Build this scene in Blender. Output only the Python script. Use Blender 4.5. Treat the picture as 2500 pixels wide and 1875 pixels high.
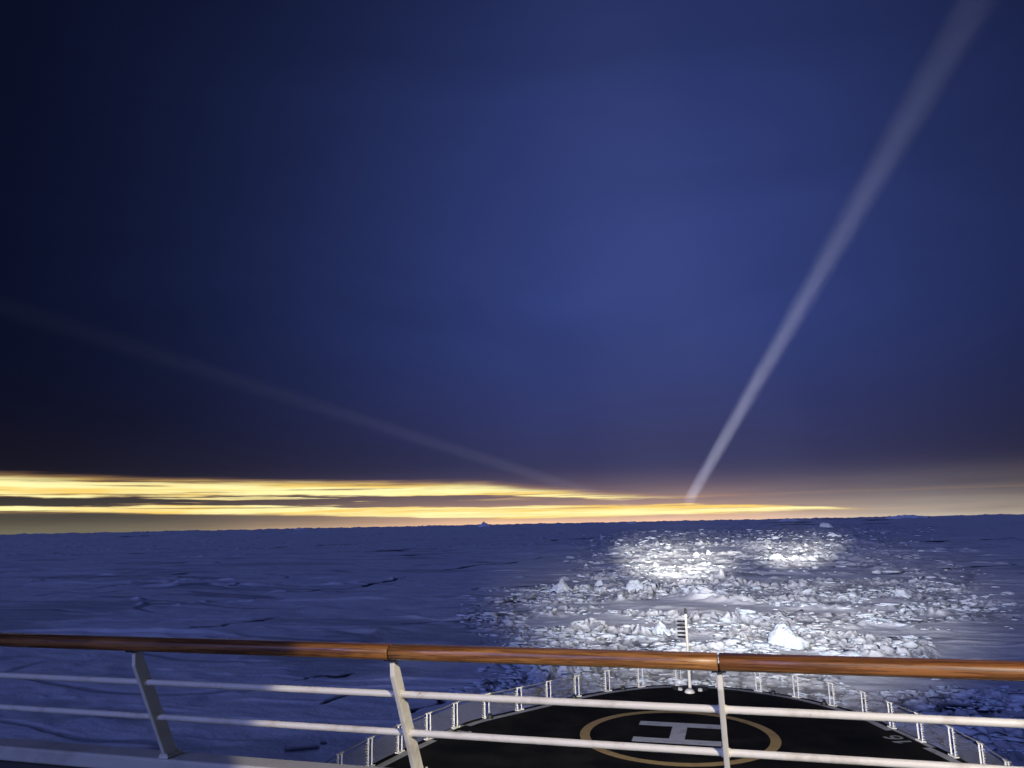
import bpy, bmesh, math, random
import numpy as np
from mathutils import Vector, Matrix

for _o in list(bpy.data.objects):
    bpy.data.objects.remove(_o, do_unlink=True)
S = bpy.context.scene
COL = S.collection
rad = math.radians
EYE = 22.0                       # eye height above the ice, metres; x = starboard, y = towards the bow

# ------------------------------------------------------------------ camera
cam_d = bpy.data.cameras.new('camera')
cam_d.sensor_width = 36.0
cam_d.lens = 36.0 * 1805.0 / 2500.0
cam_d.clip_start = 0.05
cam_d.clip_end = 40000.0
cam = bpy.data.objects.new('camera', cam_d)
COL.objects.link(cam)
YAW, PITCH, ROLL = rad(16.1), rad(10.68), rad(1.15)
fw = Vector((-math.sin(YAW) * math.cos(PITCH), math.cos(YAW) * math.cos(PITCH), math.sin(PITCH)))
r0 = Vector((math.cos(YAW), math.sin(YAW), 0))
u0 = r0.cross(fw)
rt = r0 * math.cos(ROLL) - u0 * math.sin(ROLL)
up = rt.cross(fw)
m = Matrix((rt, up, -fw)).transposed().to_4x4()
m.translation = Vector((0, 0, EYE))
cam.matrix_world = m
S.camera = cam

# ------------------------------------------------------------------ render and colour
S.render.engine = 'CYCLES'
S.cycles.use_denoising = True
try:
    S.cycles.denoiser = 'OPENIMAGEDENOISE'
except Exception:
    pass
S.cycles.use_light_tree = False
S.cycles.max_bounces = 6
S.cycles.diffuse_bounces = 3
S.cycles.glossy_bounces = 3
S.cycles.volume_bounces = 0
S.cycles.sample_clamp_indirect = 4.0
S.cycles.caustics_reflective = False
S.cycles.caustics_refractive = False
S.view_settings.view_transform = 'Standard'
S.view_settings.look = 'None'
S.view_settings.exposure = 0.0
S.view_settings.gamma = 1.0
S.view_settings.use_curve_mapping = False


class NT:
    """small helper for building node trees"""
    def __init__(self, tree):
        self.t = tree
        self.n = tree.nodes
        self.l = tree.links

    def new(self, typ, **kw):
        n = self.n.new(typ)
        for k, v in kw.items():
            setattr(n, k, v)
        return n

    def put(self, sock, v):
        if isinstance(v, bpy.types.NodeSocket):
            self.l.new(v, sock)
        elif v is not None:
            sock.default_value = v

    def math(self, op, a, b=None, c=None, clamp=False):
        n = self.new('ShaderNodeMath', operation=op)
        n.use_clamp = clamp
        for i, v in enumerate((a, b, c)):
            if v is not None:
                self.put(n.inputs[i], v)
        return n.outputs[0]

    def mr(self, v, a, b, c=0.0, d=1.0, typ='SMOOTHSTEP'):
        n = self.new('ShaderNodeMapRange', interpolation_type=typ)
        for i, q in enumerate((v, a, b, c, d)):
            self.put(n.inputs[i], q)
        return n.outputs[0]

    def mix(self, f, a, b, blend='MIX'):
        n = self.new('ShaderNodeMix', data_type='RGBA', blend_type=blend)
        n.clamp_factor = True
        self.put(n.inputs[0], f)
        self.put(n.inputs[6], a if isinstance(a, bpy.types.NodeSocket) else (*a, 1))
        self.put(n.inputs[7], b if isinstance(b, bpy.types.NodeSocket) else (*b, 1))
        return n.outputs[2]

    def curve(self, v, lo, hi, pts):
        """piecewise-linear lookup of v through pts = [(x, y)...]; y within 0..4"""
        f = self.mr(v, lo, hi, typ='LINEAR')
        r = self.new('ShaderNodeValToRGB')
        e = r.color_ramp.elements
        while len(e) > 1:
            e.remove(e[-1])
        for i, (x, y) in enumerate(pts):
            p = (x - lo) / (hi - lo)
            q = e[0] if i == 0 else e.new(p)
            q.position = p
            q.color = (y, y, y, 1)
        self.l.new(f, r.inputs[0])
        s = self.new('ShaderNodeSeparateColor')
        self.l.new(r.outputs[0], s.inputs[0])
        return s.outputs[0]

    def xyz(self, x, y, z):
        n = self.new('ShaderNodeCombineXYZ')
        for i, v in enumerate((x, y, z)):
            self.put(n.inputs[i], v)
        return n.outputs[0]

    def noise(self, vec, scale=1.0, detail=4.0, rough=0.5, dist=0.0):
        n = self.new('ShaderNodeTexNoise')
        self.put(n.inputs['Vector'], vec)
        n.inputs['Scale'].default_value = scale
        n.inputs['Detail'].default_value = detail
        n.inputs['Roughness'].default_value = rough
        n.inputs['Distortion'].default_value = dist
        return n.outputs[0]


# ------------------------------------------------------------------ sky: late dusk, streaks of cloud over the afterglow
W = bpy.data.worlds.new('World')
S.world = W
W.use_nodes = True
T = NT(W.node_tree)
T.n.clear()
tc = T.new('ShaderNodeTexCoord')
nrm = T.new('ShaderNodeVectorMath', operation='NORMALIZE')
T.l.new(tc.outputs['Generated'], nrm.inputs[0])
sep = T.new('ShaderNodeSeparateXYZ')
T.l.new(nrm.outputs[0], sep.inputs[0])
DEG = 180 / math.pi
el = T.math('MULTIPLY', T.math('ARCSINE', sep.outputs[2]), DEG)
az = T.math('MULTIPLY', T.math('ARCTAN2', sep.outputs[0], sep.outputs[1]), DEG)
# warped elevation: thin streaks drawn out along the horizon
n1 = T.noise(T.xyz(T.math('MULTIPLY', az, 0.055), T.math('MULTIPLY', el, 0.8), 3.1), 1.0, 6, 0.62)
n2 = T.noise(T.xyz(T.math('MULTIPLY', az, 0.16), T.math('MULTIPLY', el, 3.4), 7.7), 1.0, 5, 0.6)
elw = T.math('ADD', el, T.math('ADD', T.math('MULTIPLY', T.math('SUBTRACT', n1, 0.5), 0.75),
                               T.math('MULTIPLY', T.math('SUBTRACT', n2, 0.5), 0.42)))
A0, A1 = -180.0, 180.0
u_lo = T.curve(az, A0, A1, [(-140, 2.2), (-51, 2.35), (-34, 2.38), (-18, 2.15), (-10, 1.72), (-4, 1.7), (2, 1.7)])
u_hi = T.curve(az, A0, A1, [(-140, 2.4), (-100, 2.9), (-51, 3.5), (-34, 3.3), (-18, 2.9), (-10, 2.1), (-4, 1.68), (2, 1.5)])
l_lo = T.curve(az, A0, A1, [(-140, 1.4), (-51, 1.35), (-34, 0.9), (-18, 0.42), (-10, 0.28), (-3.4, 0.36), (4, 0.5), (9, 0.56)])
l_hi = T.curve(az, A0, A1, [(-140, 1.3), (-51, 1.72), (-34, 1.62), (-18, 1.26), (-10, 1.3), (-3.4, 1.15), (4, 0.82), (9, 0.54), (20, 0.4)])


def band(lo, hi, sa, sb):
    up_ = T.mr(T.math('SUBTRACT', elw, lo), -sa, sa)
    dn_ = T.mr(T.math('SUBTRACT', elw, hi), -sb, sb, 1.0, 0.0)
    return T.math('MULTIPLY', up_, dn_)


bu = band(u_lo, u_hi, 0.09, 0.42)
bl = band(l_lo, l_hi, 0.16, 0.09)
# thin extra streaks between the two bands
n3 = T.noise(T.xyz(T.math('MULTIPLY', az, 0.10), T.math('MULTIPLY', el, 4.5), 1.3), 1.0, 4, 0.55)
mid = T.math('MULTIPLY', T.mr(n3, 0.56, 0.62), T.math('MULTIPLY', T.mr(el, 1.2, 1.5), T.mr(el, 2.2, 2.5, 1.0, 0.0)))
mid = T.math('MULTIPLY', mid, T.mr(az, -10.0, -24.0))
# dark wisps that cut the bands
n4 = T.noise(T.xyz(T.math('MULTIPLY', az, 0.075), T.math('MULTIPLY', el, 6.5), 9.4), 1.0, 7, 0.66)
wisp = T.mr(n4, 0.52, 0.66, 1.0, 0.26)
bright = T.math('MULTIPLY', T.math('MAXIMUM', T.math('MAXIMUM', bu, bl), T.math('MULTIPLY', mid, 0.8)), wisp)
# broad glow behind the clouds
glow_az = T.curve(az, A0, A1, [(-180, 0.02), (-110, 0.12), (-60, 0.42), (-40, 0.52), (-18, 0.95), (-6, 1.0), (4, 1.0), (12, 0.95), (22, 0.65), (60, 0.06), (140, 0.02)])
low = T.math('EXPONENT', T.math('MULTIPLY', T.math('MAXIMUM', el, 0.0), -0.85))
halo = T.math('EXPONENT', T.math('MULTIPLY', T.math('MAXIMUM', el, 0.0), -0.42))
tint = T.mix(T.mr(az, -48.0, -18.0), (0.24, 0.22, 0.13), (0.74, 0.44, 0.22))
tint = T.mix(T.mr(az, -6.0, 14.0), tint, (0.42, 0.35, 0.24))
base_v = T.math('POWER', 2.718, T.math('MULTIPLY', -1.0, T.math('ADD',
         T.math('POWER', T.math('DIVIDE', T.math('ADD', az, 5.0), 27.0), 2.0),
         T.math('POWER', T.math('DIVIDE', T.math('SUBTRACT', el, 17.0), 27.0), 2.0))))
n5 = T.noise(T.xyz(T.math('MULTIPLY', az, 0.035), T.math('MULTIPLY', el, 0.11), 2.0), 1.0, 5, 0.55, 0.6)
base_v = T.math('MULTIPLY', T.math('ADD', T.math('MULTIPLY', base_v, 0.76), 0.05), T.mr(n5, 0.25, 0.75, 0.88, 1.12, 'LINEAR'))
blue = T.mix(T.mr(el, 2.0, 16.0), (0.044, 0.050, 0.165), (0.040, 0.064, 0.25))


def scale(c, f):
    n = T.new('ShaderNodeVectorMath', operation='SCALE')
    T.put(n.inputs[0], c if isinstance(c, bpy.types.NodeSocket) else c)
    T.put(n.inputs[3], f)
    return n.outputs[0]


def addv(a, b):
    n = T.new('ShaderNodeVectorMath', operation='ADD')
    T.l.new(a, n.inputs[0])
    T.l.new(b, n.inputs[1])
    return n.outputs[0]


colr = scale(blue, base_v)
# the grey cloud band low in the sky
bar = T.math('MULTIPLY', T.mr(el, 4.6, 2.4), T.mr(n1, 0.30, 0.70, 0.75, 1.25, 'LINEAR'))
colr = addv(colr, scale((0.062, 0.047, 0.036), T.math('MULTIPLY', T.math('MULTIPLY', halo, glow_az), 1.3)))
colr = addv(colr, scale(tint, T.math('MULTIPLY', T.math('MULTIPLY', low, glow_az), T.math('MULTIPLY', bar, 1.15))))
n6 = T.noise(T.xyz(T.math('MULTIPLY', az, 0.09), T.math('MULTIPLY', el, 2.6), 4.4), 1.0, 6, 0.6)
core = T.mix(T.mr(n6, 0.36, 0.62), (1.0, 0.66, 0.16), (1.12, 1.0, 0.46))
hot = T.mix(T.mr(bright, 0.10, 0.75), (0.62, 0.34, 0.15), core)
colr = T.mix(bright, colr, hot)
bg = T.new('ShaderNodeBackground')
T.l.new(colr, bg.inputs[0])
bg.inputs[1].default_value = 1.0
wo = T.new('ShaderNodeOutputWorld')
T.l.new(bg.outputs[0], wo.inputs[0])

# ------------------------------------------------------------------ the ship's lamps (behind and above the viewer)


def spot(name, loc, target, power, size, blend, color, soft=0.1):
    d = bpy.data.lights.new(name, 'SPOT')
    d.energy = power
    d.spot_size = rad(size)
    d.spot_blend = blend
    d.color = color
    d.shadow_soft_size = soft
    o = bpy.data.objects.new(name, d)
    COL.objects.link(o)
    o.location = loc
    o.rotation_euler = (Vector(target) - Vector(loc)).to_track_quat('-Z', 'Y').to_euler()
    return o


def along(loc, direction, dist):
    return tuple(Vector(loc) + Vector(direction) * dist)


def off(vx, vy, h, back, direction):
    """a lamp h metres from the eye, to the (right, up) side, set back along its beam"""
    return rt * (vx * h) + up * (vy * h) + Vector((0, 0, EYE)) - Vector(direction) * back


DA = Vector((-0.0553, 0.9983, 0.0196))
DB = Vector((-0.1163, 0.9931, 0.0168))
PA = off(0.499, 0.867, 7.0, 5.0, DA)
PB = off(-0.953, 0.302, 13.0, 5.0, DB)
LAMP = (1.0, 0.94, 0.82)
spot('searchlight', PA, along(PA, DA, 500), 2.5e9, 1.05, 1.0, LAMP, 0.2)
spot('searchlight', PB, along(PB, DB, 500), 5.4e8, 1.05, 1.0, LAMP, 0.2)
spot('mast_floodlight', (-1.0, -14.0, EYE + 18.0), (-54.0, 800.0, 0.0), 2.9e7, 11.5, 1.0, LAMP, 0.2)
spot('mast_floodlight', (-5.8, -14.0, EYE + 18.0), (66.0, 900.0, 0.0), 2.9e7, 8.4, 1.0, LAMP, 0.2)
spot('mast_floodlight', (-3.4, -14.0, EYE + 17.0), (6.0, 480.0, EYE + 10.0), 2.8e6, 42, 1.0, (1.0, 0.93, 0.82), 0.3)
spot('helideck_floodlight', (-3.4, 7.2, EYE - 6.0), (-3.4, 46.0, EYE - 9.0), 0.75e5, 64, 0.7, (1.0, 0.93, 0.80), 0.15)
spot('deck_lamp', (3.6, -2.2, EYE + 2.0), (1.3, 2.9, EYE - 0.55), 2100, 44, 0.05, (1.0, 0.88, 0.71), 0.03)
spot('deck_lamp', (-1.0, -3.2, EYE + 1.2), (-1.5, 3.0, EYE - 0.7), 80, 62, 0.9, (0.9, 0.95, 1.0), 0.1)
sun_d = bpy.data.lights.new('twilight_fill', 'SUN')      # added blue fill from astern, lifts the dark ice
sun_d.energy = 1.0
sun_d.angle = rad(18)
sun_d.color = (0.27, 0.34, 1.0)
sun_o = bpy.data.objects.new('twilight_fill', sun_d)
COL.objects.link(sun_o)
sun_o.rotation_euler = Vector((0.35, 1.0, -0.44)).to_track_quat('-Z', 'Y').to_euler()

# ------------------------------------------------------------------ object helpers


def tag(o, label=None, cat=None, group=None, kind=None):
    if label:
        o['label'] = label
    if cat:
        o['category'] = cat
    if group:
        o['group'] = group
    if kind:
        o['kind'] = kind
    return o


def empty(name, loc=(0, 0, 0)):
    o = bpy.data.objects.new(name, None)
    COL.objects.link(o)
    o.location = loc
    o.empty_display_size = 0.2
    return o


def link(name, me, mat=None, parent=None, loc=(0, 0, 0)):
    o = bpy.data.objects.new(name, me)
    COL.objects.link(o)
    o.location = loc
    if mat is not None and len(me.materials) == 0:
        me.materials.append(mat)
    if parent is not None:
        o.parent = parent
    return o


def from_bm(name, bm, mat, parent=None, smooth=False, loc=(0, 0, 0)):
    bmesh.ops.recalc_face_normals(bm, faces=bm.faces)
    me = bpy.data.meshes.new(name)
    bm.to_mesh(me)
    bm.free()
    if smooth:
        for p in me.polygons:
            p.use_smooth = True
    return link(name, me, mat, parent, loc)


def box(bm, c, s, rot=None):
    mt = Matrix.Translation(Vector(c))
    if rot is not None:
        mt = mt @ rot
    mt = mt @ Matrix.Diagonal((s[0], s[1], s[2], 1))
    return bmesh.ops.create_cube(bm, size=1.0, matrix=mt)


def tube(bm, a, b, r, seg=10, r2=None, caps=True):
    a, b = Vector(a), Vector(b)
    d = b - a
    q = d.to_track_quat('Z', 'Y').to_matrix().to_4x4()
    bmesh.ops.create_cone(bm, cap_ends=caps, segments=seg, radius1=r, radius2=r if r2 is None else r2,
                          depth=d.length, matrix=Matrix.Translation((a + b) / 2) @ q)


def bevel(bm, w, seg=2):
    bmesh.ops.bevel(bm, geom=list(bm.edges), offset=w, segments=seg, affect='EDGES', profile=0.5, clamp_overlap=True)


# ------------------------------------------------------------------ materials


def material(name):
    mt = bpy.data.materials.new(name)
    mt.use_nodes = True
    t = NT(mt.node_tree)
    b = mt.node_tree.nodes['Principled BSDF']
    return mt, t, b


def bump(t, b, h, strength, dist):
    n = t.new('ShaderNodeBump')
    n.inputs['Strength'].default_value = strength
    n.inputs['Distance'].default_value = dist
    t.l.new(h, n.inputs['Height'])
    t.l.new(n.outputs[0], b.inputs['Normal'])


def obj_co(t):
    return t.new('ShaderNodeTexCoord').outputs['Object']


def world_co(t):
    return t.new('ShaderNodeNewGeometry').outputs['Position']


def paint(name, col, dirt, rough=0.4, scale_=6.0, amount=0.5, metallic=0.0):
    mt, t, b = material(name)
    co = world_co(t)
    n = t.noise(co, scale_, 6, 0.65)
    n2_ = t.noise(co, scale_ * 7, 4, 0.6)
    f = t.math('MULTIPLY', t.mr(n, 0.48, 0.75), amount)
    f = t.math('ADD', f, t.math('MULTIPLY', t.mr(n2_, 0.62, 0.75), amount * 0.5), clamp=True)
    cc = t.mix(f, col, dirt)
    n3_ = t.noise(co, scale_ * 3.1, 5, 0.7)
    cc = t.mix(t.math('MULTIPLY', t.mr(n3_, 0.66, 0.74), amount), cc, (dirt[0] * 0.6, dirt[1] * 0.36, dirt[2] * 0.2))
    t.l.new(cc, b.inputs['Base Color'])
    t.l.new(t.mr(n, 0.3, 0.7, rough - 0.08, rough + 0.14, 'LINEAR'), b.inputs['Roughness'])
    b.inputs['Metallic'].default_value = metallic
    bump(t, b, n2_, 0.12, 0.004)
    return mt


M_white = paint('white_paint', (0.78, 0.76, 0.70), (0.40, 0.35, 0.28), 0.36, 7.0, 0.6)
M_grey = paint('grey_paint', (0.55, 0.55, 0.52), (0.30, 0.29, 0.26), 0.42, 4.0, 0.6)
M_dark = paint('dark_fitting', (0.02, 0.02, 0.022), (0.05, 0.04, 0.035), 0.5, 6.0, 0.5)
M_wire = paint('wire_steel', (0.22, 0.22, 0.22), (0.10, 0.09, 0.08), 0.5, 3.0, 0.6)
M_black = paint('black_rubber', (0.003, 0.003, 0.004), (0.006, 0.006, 0.006), 0.8, 6.0, 0.5)
M_hull = paint('hull_paint', (0.012, 0.013, 0.018), (0.03, 0.025, 0.02), 0.5, 0.6, 0.6)
M_bulw = paint('bulwark_shade_paint', (0.05, 0.052, 0.055), (0.025, 0.023, 0.02), 0.5, 2.0, 0.6)  # dark colour carries the shade below the ledge
M_fence = paint('fence_paint', (0.72, 0.72, 0.69), (0.40, 0.36, 0.30), 0.45, 3.0, 0.5)
M_line = paint('deck_line_paint', (0.46, 0.46, 0.45), (0.16, 0.16, 0.15), 0.65, 1.6, 0.85)
M_H = paint('letter_paint', (0.50, 0.52, 0.56), (0.24, 0.25, 0.27), 0.65, 1.4, 0.75)
M_ring = paint('ring_paint', (0.42, 0.29, 0.11), (0.22, 0.15, 0.07), 0.65, 1.2, 0.75)


def make_deck():
    mt, t, b = material('helideck_coating')
    co = world_co(t)
    n = t.noise(co, 0.35, 6, 0.6)
    g = t.noise(co, 60.0, 3, 0.6)
    c = t.mix(t.mr(n, 0.35, 0.7), (0.005, 0.006, 0.007), (0.020, 0.019, 0.016))
    t.l.new(c, b.inputs['Base Color'])
    b.inputs['Roughness'].default_value = 0.82
    b.inputs['Specular IOR Level'].default_value = 0.06
    bump(t, b, g, 0.4, 0.01)
    return mt


M_deck = make_deck()


def make_teak(name, a, c_, seed):
    mt, t, b = material(name)
    co = world_co(t)
    mp = t.new('ShaderNodeMapping')
    t.l.new(co, mp.inputs['Vector'])
    mp.inputs['Location'].default_value = (seed, seed * 0.37, 0)
    mp.inputs['Scale'].default_value = (2.2, 60.0, 60.0)
    g = t.noise(mp.outputs[0], 1.0, 8, 0.62, 0.9)
    mp2 = t.new('ShaderNodeMapping')
    t.l.new(co, mp2.inputs['Vector'])
    mp2.inputs['Location'].default_value = (seed, 0, seed)
    mp2.inputs['Scale'].default_value = (9.0, 160.0, 160.0)
    f = t.noise(mp2.outputs[0], 1.0, 4, 0.6)
    blot = t.noise(co, 3.2, 3, 0.5)
    c = t.mix(t.mr(g, 0.40, 0.60), a, c_)
    c = t.mix(t.math('MULTIPLY', t.mr(f, 0.52, 0.66), 0.75), c, (0.05, 0.016, 0.005))
    c = t.mix(t.math('MULTIPLY', t.mr(blot, 0.50, 0.72), 0.30), c, (0.44, 0.19, 0.06))
    t.l.new(c, b.inputs['Base Color'])
    b.inputs['Roughness'].default_value = 0.42
    b.inputs['Coat Weight'].default_value = 0.3
    t.l.new(t.mr(blot, 0.3, 0.7, 0.16, 0.40, 'LINEAR'), b.inputs['Coat Roughness'])
    bump(t, b, f, 0.10, 0.002)
    return mt


def make_snow(name, ridge):
    mt, t, b = material(name)
    co = world_co(t)
    n = t.noise(co, 0.09, 6, 0.6)
    n2_ = t.noise(co, 1.3, 6, 0.65)
    c = t.mix(t.mr(n, 0.35, 0.7), (0.80, 0.83, 0.88), (0.70, 0.76, 0.85))
    if ridge:
        at = t.new('ShaderNodeAttribute')
        at.attribute_name = 'wet_shade'
        w_ = t.math('MULTIPLY', at.outputs['Fac'], 1.0, clamp=True)
        c = t.mix(w_, c, (0.018, 0.026, 0.050))  # dark tone of open cracks, and of shade painted between blocks
    else:
        c = t.mix(t.mr(n2_, 0.46, 0.66), t.mix(1.0, c, (0.86, 0.88, 0.90), 'MULTIPLY'), (0.46, 0.60, 0.72))
    t.l.new(c, b.inputs['Base Color'])
    b.inputs['Roughness'].default_value = 0.75
    b.inputs['Specular IOR Level'].default_value = 0.18
    bump(t, b, n2_, 0.45, 0.35)
    return mt


M_ice = make_snow('sea_ice', True)
M_block = make_snow('block_ice', False)

# ------------------------------------------------------------------ numpy noise for the ice field


def hsh(ix, iy, k):
    h = (ix.astype(np.int64) * 374761393 + iy.astype(np.int64) * 668265263 + k * 2147483647) & 0x7fffffff
    h = ((h ^ (h >> 13)) * 1274126177) & 0x7fffffff
    h = ((h ^ (h >> 16)) * 2246822519) & 0x7fffffff
    return ((h ^ (h >> 15)) & 0xffffff) / float(0xffffff)


def perlin(x, y, k=0):
    ix, iy = np.floor(x), np.floor(y)
    fx, fy = x - ix, y - iy
    sx, sy = fx * fx * fx * (fx * (fx * 6 - 15) + 10), fy * fy * fy * (fy * (fy * 6 - 15) + 10)

    def g(dx, dy):
        a = hsh(ix + dx, iy + dy, k) * 6.2831853
        return np.cos(a) * (fx - dx) + np.sin(a) * (fy - dy)
    a = g(0, 0) * (1 - sx) + g(1, 0) * sx
    b = g(0, 1) * (1 - sx) + g(1, 1) * sx
    return (a * (1 - sy) + b * sy) * 1.5


def fbm(x, y, k, octs=4, gain=0.5):
    s, a = np.zeros_like(x), 1.0
    for i in range(octs):
        s += a * perlin(x * 2 ** i + 17.3 * i, y * 2 ** i - 9.1 * i, k + i)
        a *= gain
    return s


def ridged(x, y, k, octs=3):
    s, a = np.zeros_like(x), 1.0
    for i in range(octs):
        s += a * (1 - np.abs(perlin(x * 2.1 ** i, y * 2.1 ** i, k + i)) * 2.2)
        a *= 0.5
    return np.clip(s / 1.75, 0, None)


def worley(x, y, k):
    """cell blocks: (random height, tilt term, distance to the joint)"""
    ix, iy = np.floor(x), np.floor(y)
    f1 = np.full_like(x, 9.0)
    f2 = np.full_like(x, 9.0)
    v = np.zeros_like(x)
    tl = np.zeros_like(x)
    for dx in (-1, 0, 1):
        for dy in (-1, 0, 1):
            cx_, cy_ = ix + dx, iy + dy
            px = cx_ + 0.1 + 0.8 * hsh(cx_, cy_, k)
            py = cy_ + 0.1 + 0.8 * hsh(cx_, cy_, k + 1)
            d = np.hypot(x - px, y - py)
            a = hsh(cx_, cy_, k + 3) * 6.2831853
            tt = np.cos(a) * (x - px) + np.sin(a) * (y - py)
            n = d < f1
            f2 = np.where(n, f1, np.minimum(f2, d))
            v = np.where(n, hsh(cx_, cy_, k + 2), v)
            tl = np.where(n, tt, tl)
            f1 = np.where(n, d, f1)
    return v, tl, f2 - f1


def sstep(x, a, b):
    t = np.clip((x - a) / (b - a), 0, 1)
    return t * t * (3 - 2 * t)


# pressure ridges: (points x, y), height, half width
RIDGES = [
    ([(-33.0, 215.3), (-25.9, 233.4), (-15.9, 227.1), (-4.2, 217.9), (0.7, 213.6)], 3.6, 4.5),
    ([(-27.3, 184.0), (-11.6, 175.7), (0.3, 175.7), (6.3, 181.2)], 1.7, 3.6),
    ([(-43.6, 148.7), (-31.6, 154.9), (-18.2, 152.4), (-13.1, 155.7)], 2.2, 3.2),
    ([(2.4, 379.4), (28.4, 392.9), (60.7, 414.8)], 3.0, 7.0),
    ([(-4.8, 272.8), (14.2, 262.7), (31.8, 281.8)], 1.9, 4.5),
    ([(-16.4, 257.7), (-7.9, 272.7), (1.2, 258.6)], 3.2, 5.0),
    ([(-3.2, 139.5), (4.0, 148.3)], 1.4, 2.5),
    ([(14.5, 137.7), (20.2, 130.3), (27, 128)], 1.2, 2.8),
    ([(-70, 520), (-44, 505), (-16, 515)], 2.4, 9), ([(-84, 640), (-50, 620), (-14, 640)], 3.0, 13), ([(-62, 430), (-40, 420), (-12, 424)], 2.0, 6),
    ([(-98, 860), (-60, 840), (-20, 870)], 3.6, 20), ([(-50, 360), (-30, 352), (-8, 350)], 1.9, 5), ([(20, 520), (44, 510), (66, 530)], 2.4, 9),
    ([(26, 660), (56, 640), (90, 670)], 3.0, 13), ([(30, 860), (70, 850), (104, 880)], 3.6, 20), ([(-45, 305), (-24, 298), (-6, 305)], 1.7, 4),
    ([(14, 330), (40, 322), (58, 335)], 1.5, 5), ([(8, 205), (24, 200), (40, 210)], 1.2, 3.5), ([(12, 165), (26, 172), (36, 166)], 1.1, 3),
    ([(-34.4, 97.4), (-25.8, 107.3), (-18.5, 117.8), (-12, 121)], 2.0, 2.6),
]
# smooth refrozen floes between them: azimuth, half width (deg), near and far range
FLOES = [(-3.4, 5.6, 181, 224), (-11.5, 4.8, 158, 186), (5.3, 3.9, 300, 350), (4.8, 3.3, 129, 140), (-0.8, 1.5, 490, 640),
         (-3.2, 1.3, 147, 158), (-8.8, 2.2, 186, 202), (0.9, 2.6, 268, 292), (14.5, 2.6, 120, 190), (9.0, 3.0, 108, 124)]
# open cracks and dark leads: points, half width
CRACKS = [
    ([(-2208.7, 2139.8), (-2308.2, 2583.6)], 22), ([(-1855.3, 2279.3), (-1879.0, 3212.9), (-1289.7, 2866.3)], 26),
    ([(-282.8, 312.1), (-266.0, 331.9)], 2.0), ([(-507.7, 705.4), (-509.2, 806.8), (-450.7, 873.5)], 5.0),
    ([(-316.2, 477.6), (-259.9, 504.0), (-224.4, 551.3)], 3.6), ([(-952.9, 2051.6), (-784.3, 2422.2)], 18),
    ([(-316.7, 605.3), (-272.5, 658.1)], 3.6), ([(-200.7, 248.3), (-179.7, 275.4)], 1.1),
    ([(-149.8, 232.6), (-133.5, 255.6), (-139.1, 309.4)], 1.1), ([(-123.1, 143.9), (-115.1, 152.6), (-110.7, 172.3)], 0.8),
    ([(-142.9, 357.2), (-116.0, 427.6)], 2.4), ([(-87.9, 245.1), (-66.6, 270.5)], 1.3), ([(-78.3, 159.1), (-56.7, 174.2)], 0.8),
    ([(-219.8, 875.4), (-184.1, 1094.1)], 6), ([(-186.6, 964.9), (-115.7, 1080.1)], 6),
    ([(-224.5, 3822.1), (300.0, 3900), (700.0, 4300.0), (1360.0, 4800.1), (1705.2, 4900.2)], 170),
    ([(211.0, 6412.3), (1892.9, 9589.2)], 300), ([(60, 2350), (260, 2300), (420, 2500)], 60),
    ([(132.5, 682.5), (181.2, 728.2)], 6.5), ([(187.4, 725.3), (242.5, 791.6)], 4.0),
    ([(53.2, 322.3), (96.2, 363.8), (126.0, 396.5)], 1.6), ([(-52.7, 91.2), (-49.1, 96.0)], 0.9), ([(-40.0, 85.3), (-37.1, 94.3)], 0.5),
    ([(-45.6, 70.2), (-42.7, 74.1)], 0.6), ([(26.4, 135.4), (31.8, 126.8), (37.4, 129.6)], 0.8), ([(21.7, 99.7), (27.1, 102.3)], 0.7),
    ([(-63.6, 204.0), (-58.1, 223.8)], 1.4), ([(-63.0, 101.0), (-56.7, 109.1)], 0.5), ([(-63.5, 187.5), (-47.3, 191.4), (-36.8, 206.6)], 1.2),
]


def seg_dist(x, y, pts):
    d = np.full_like(x, 1e9)
    tt = np.zeros_like(x)
    L = 0.0
    for (ax, ay), (bx, by) in zip(pts[:-1], pts[1:]):
        ex, ey = bx - ax, by - ay
        l2 = ex * ex + ey * ey
        t = np.clip(((x - ax) * ex + (y - ay) * ey) / l2, 0, 1)
        q = np.hypot(x - ax - t * ex, y - ay - t * ey)
        tt = np.where(q < d, L + t * math.sqrt(l2), tt)
        d = np.minimum(d, q)
        L += math.sqrt(l2)
    return d, tt / L


def near(x, y, pts, mg):
    xs, ys = [p[0] for p in pts], [p[1] for p in pts]
    return np.nonzero((x > min(xs) - mg) & (x < max(xs) + mg) & (y > min(ys) - mg) & (y < max(ys) + mg))[0]


def rough_mask(x, y):
    """where the ice is broken up: ahead of the bow, spreading to starboard"""
    r = np.hypot(x, y)
    a = np.degrees(np.arctan2(x, y))
    wob = 2.2 * perlin(r * 0.010 + 3, a * 0.12, 71) + 1.2 * perlin(r * 0.04, a * 0.4, 72)
    lr = np.log(r)
    left = np.interp(lr, np.log([60, 110, 150, 190, 250, 330, 600, 1500, 3000]), [-13, -15, -18, -19, -13, -10, -8.5, -7, -5])
    right = np.interp(lr, np.log([60, 110, 150, 190, 250, 330, 600, 1500, 3000]), [18, 15, 13, 15, 14.5, 11, 8.5, 9, 7])
    mk = sstep(a + wob, left - 4.5, left + 1.0) * (1 - sstep(a + wob, right - 1.0, right + 5.0))
    mk *= 1 - sstep(r, 1500, 2600)
    for az0, da, ra, rb in FLOES:
        e = np.hypot((a - az0) / da, (lr - 0.5 * math.log(ra * rb)) / (0.5 * math.log(rb / ra)))
        e = e + 0.16 * perlin(x * 0.14, y * 0.14, 75)
        mk *= sstep(e, 0.86, 1.06)
    mk *= 0.12 + 0.88 * sstep(fbm(x * 0.014, y * 0.032, 81, 3), -0.42, -0.12)
    return mk


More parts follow.
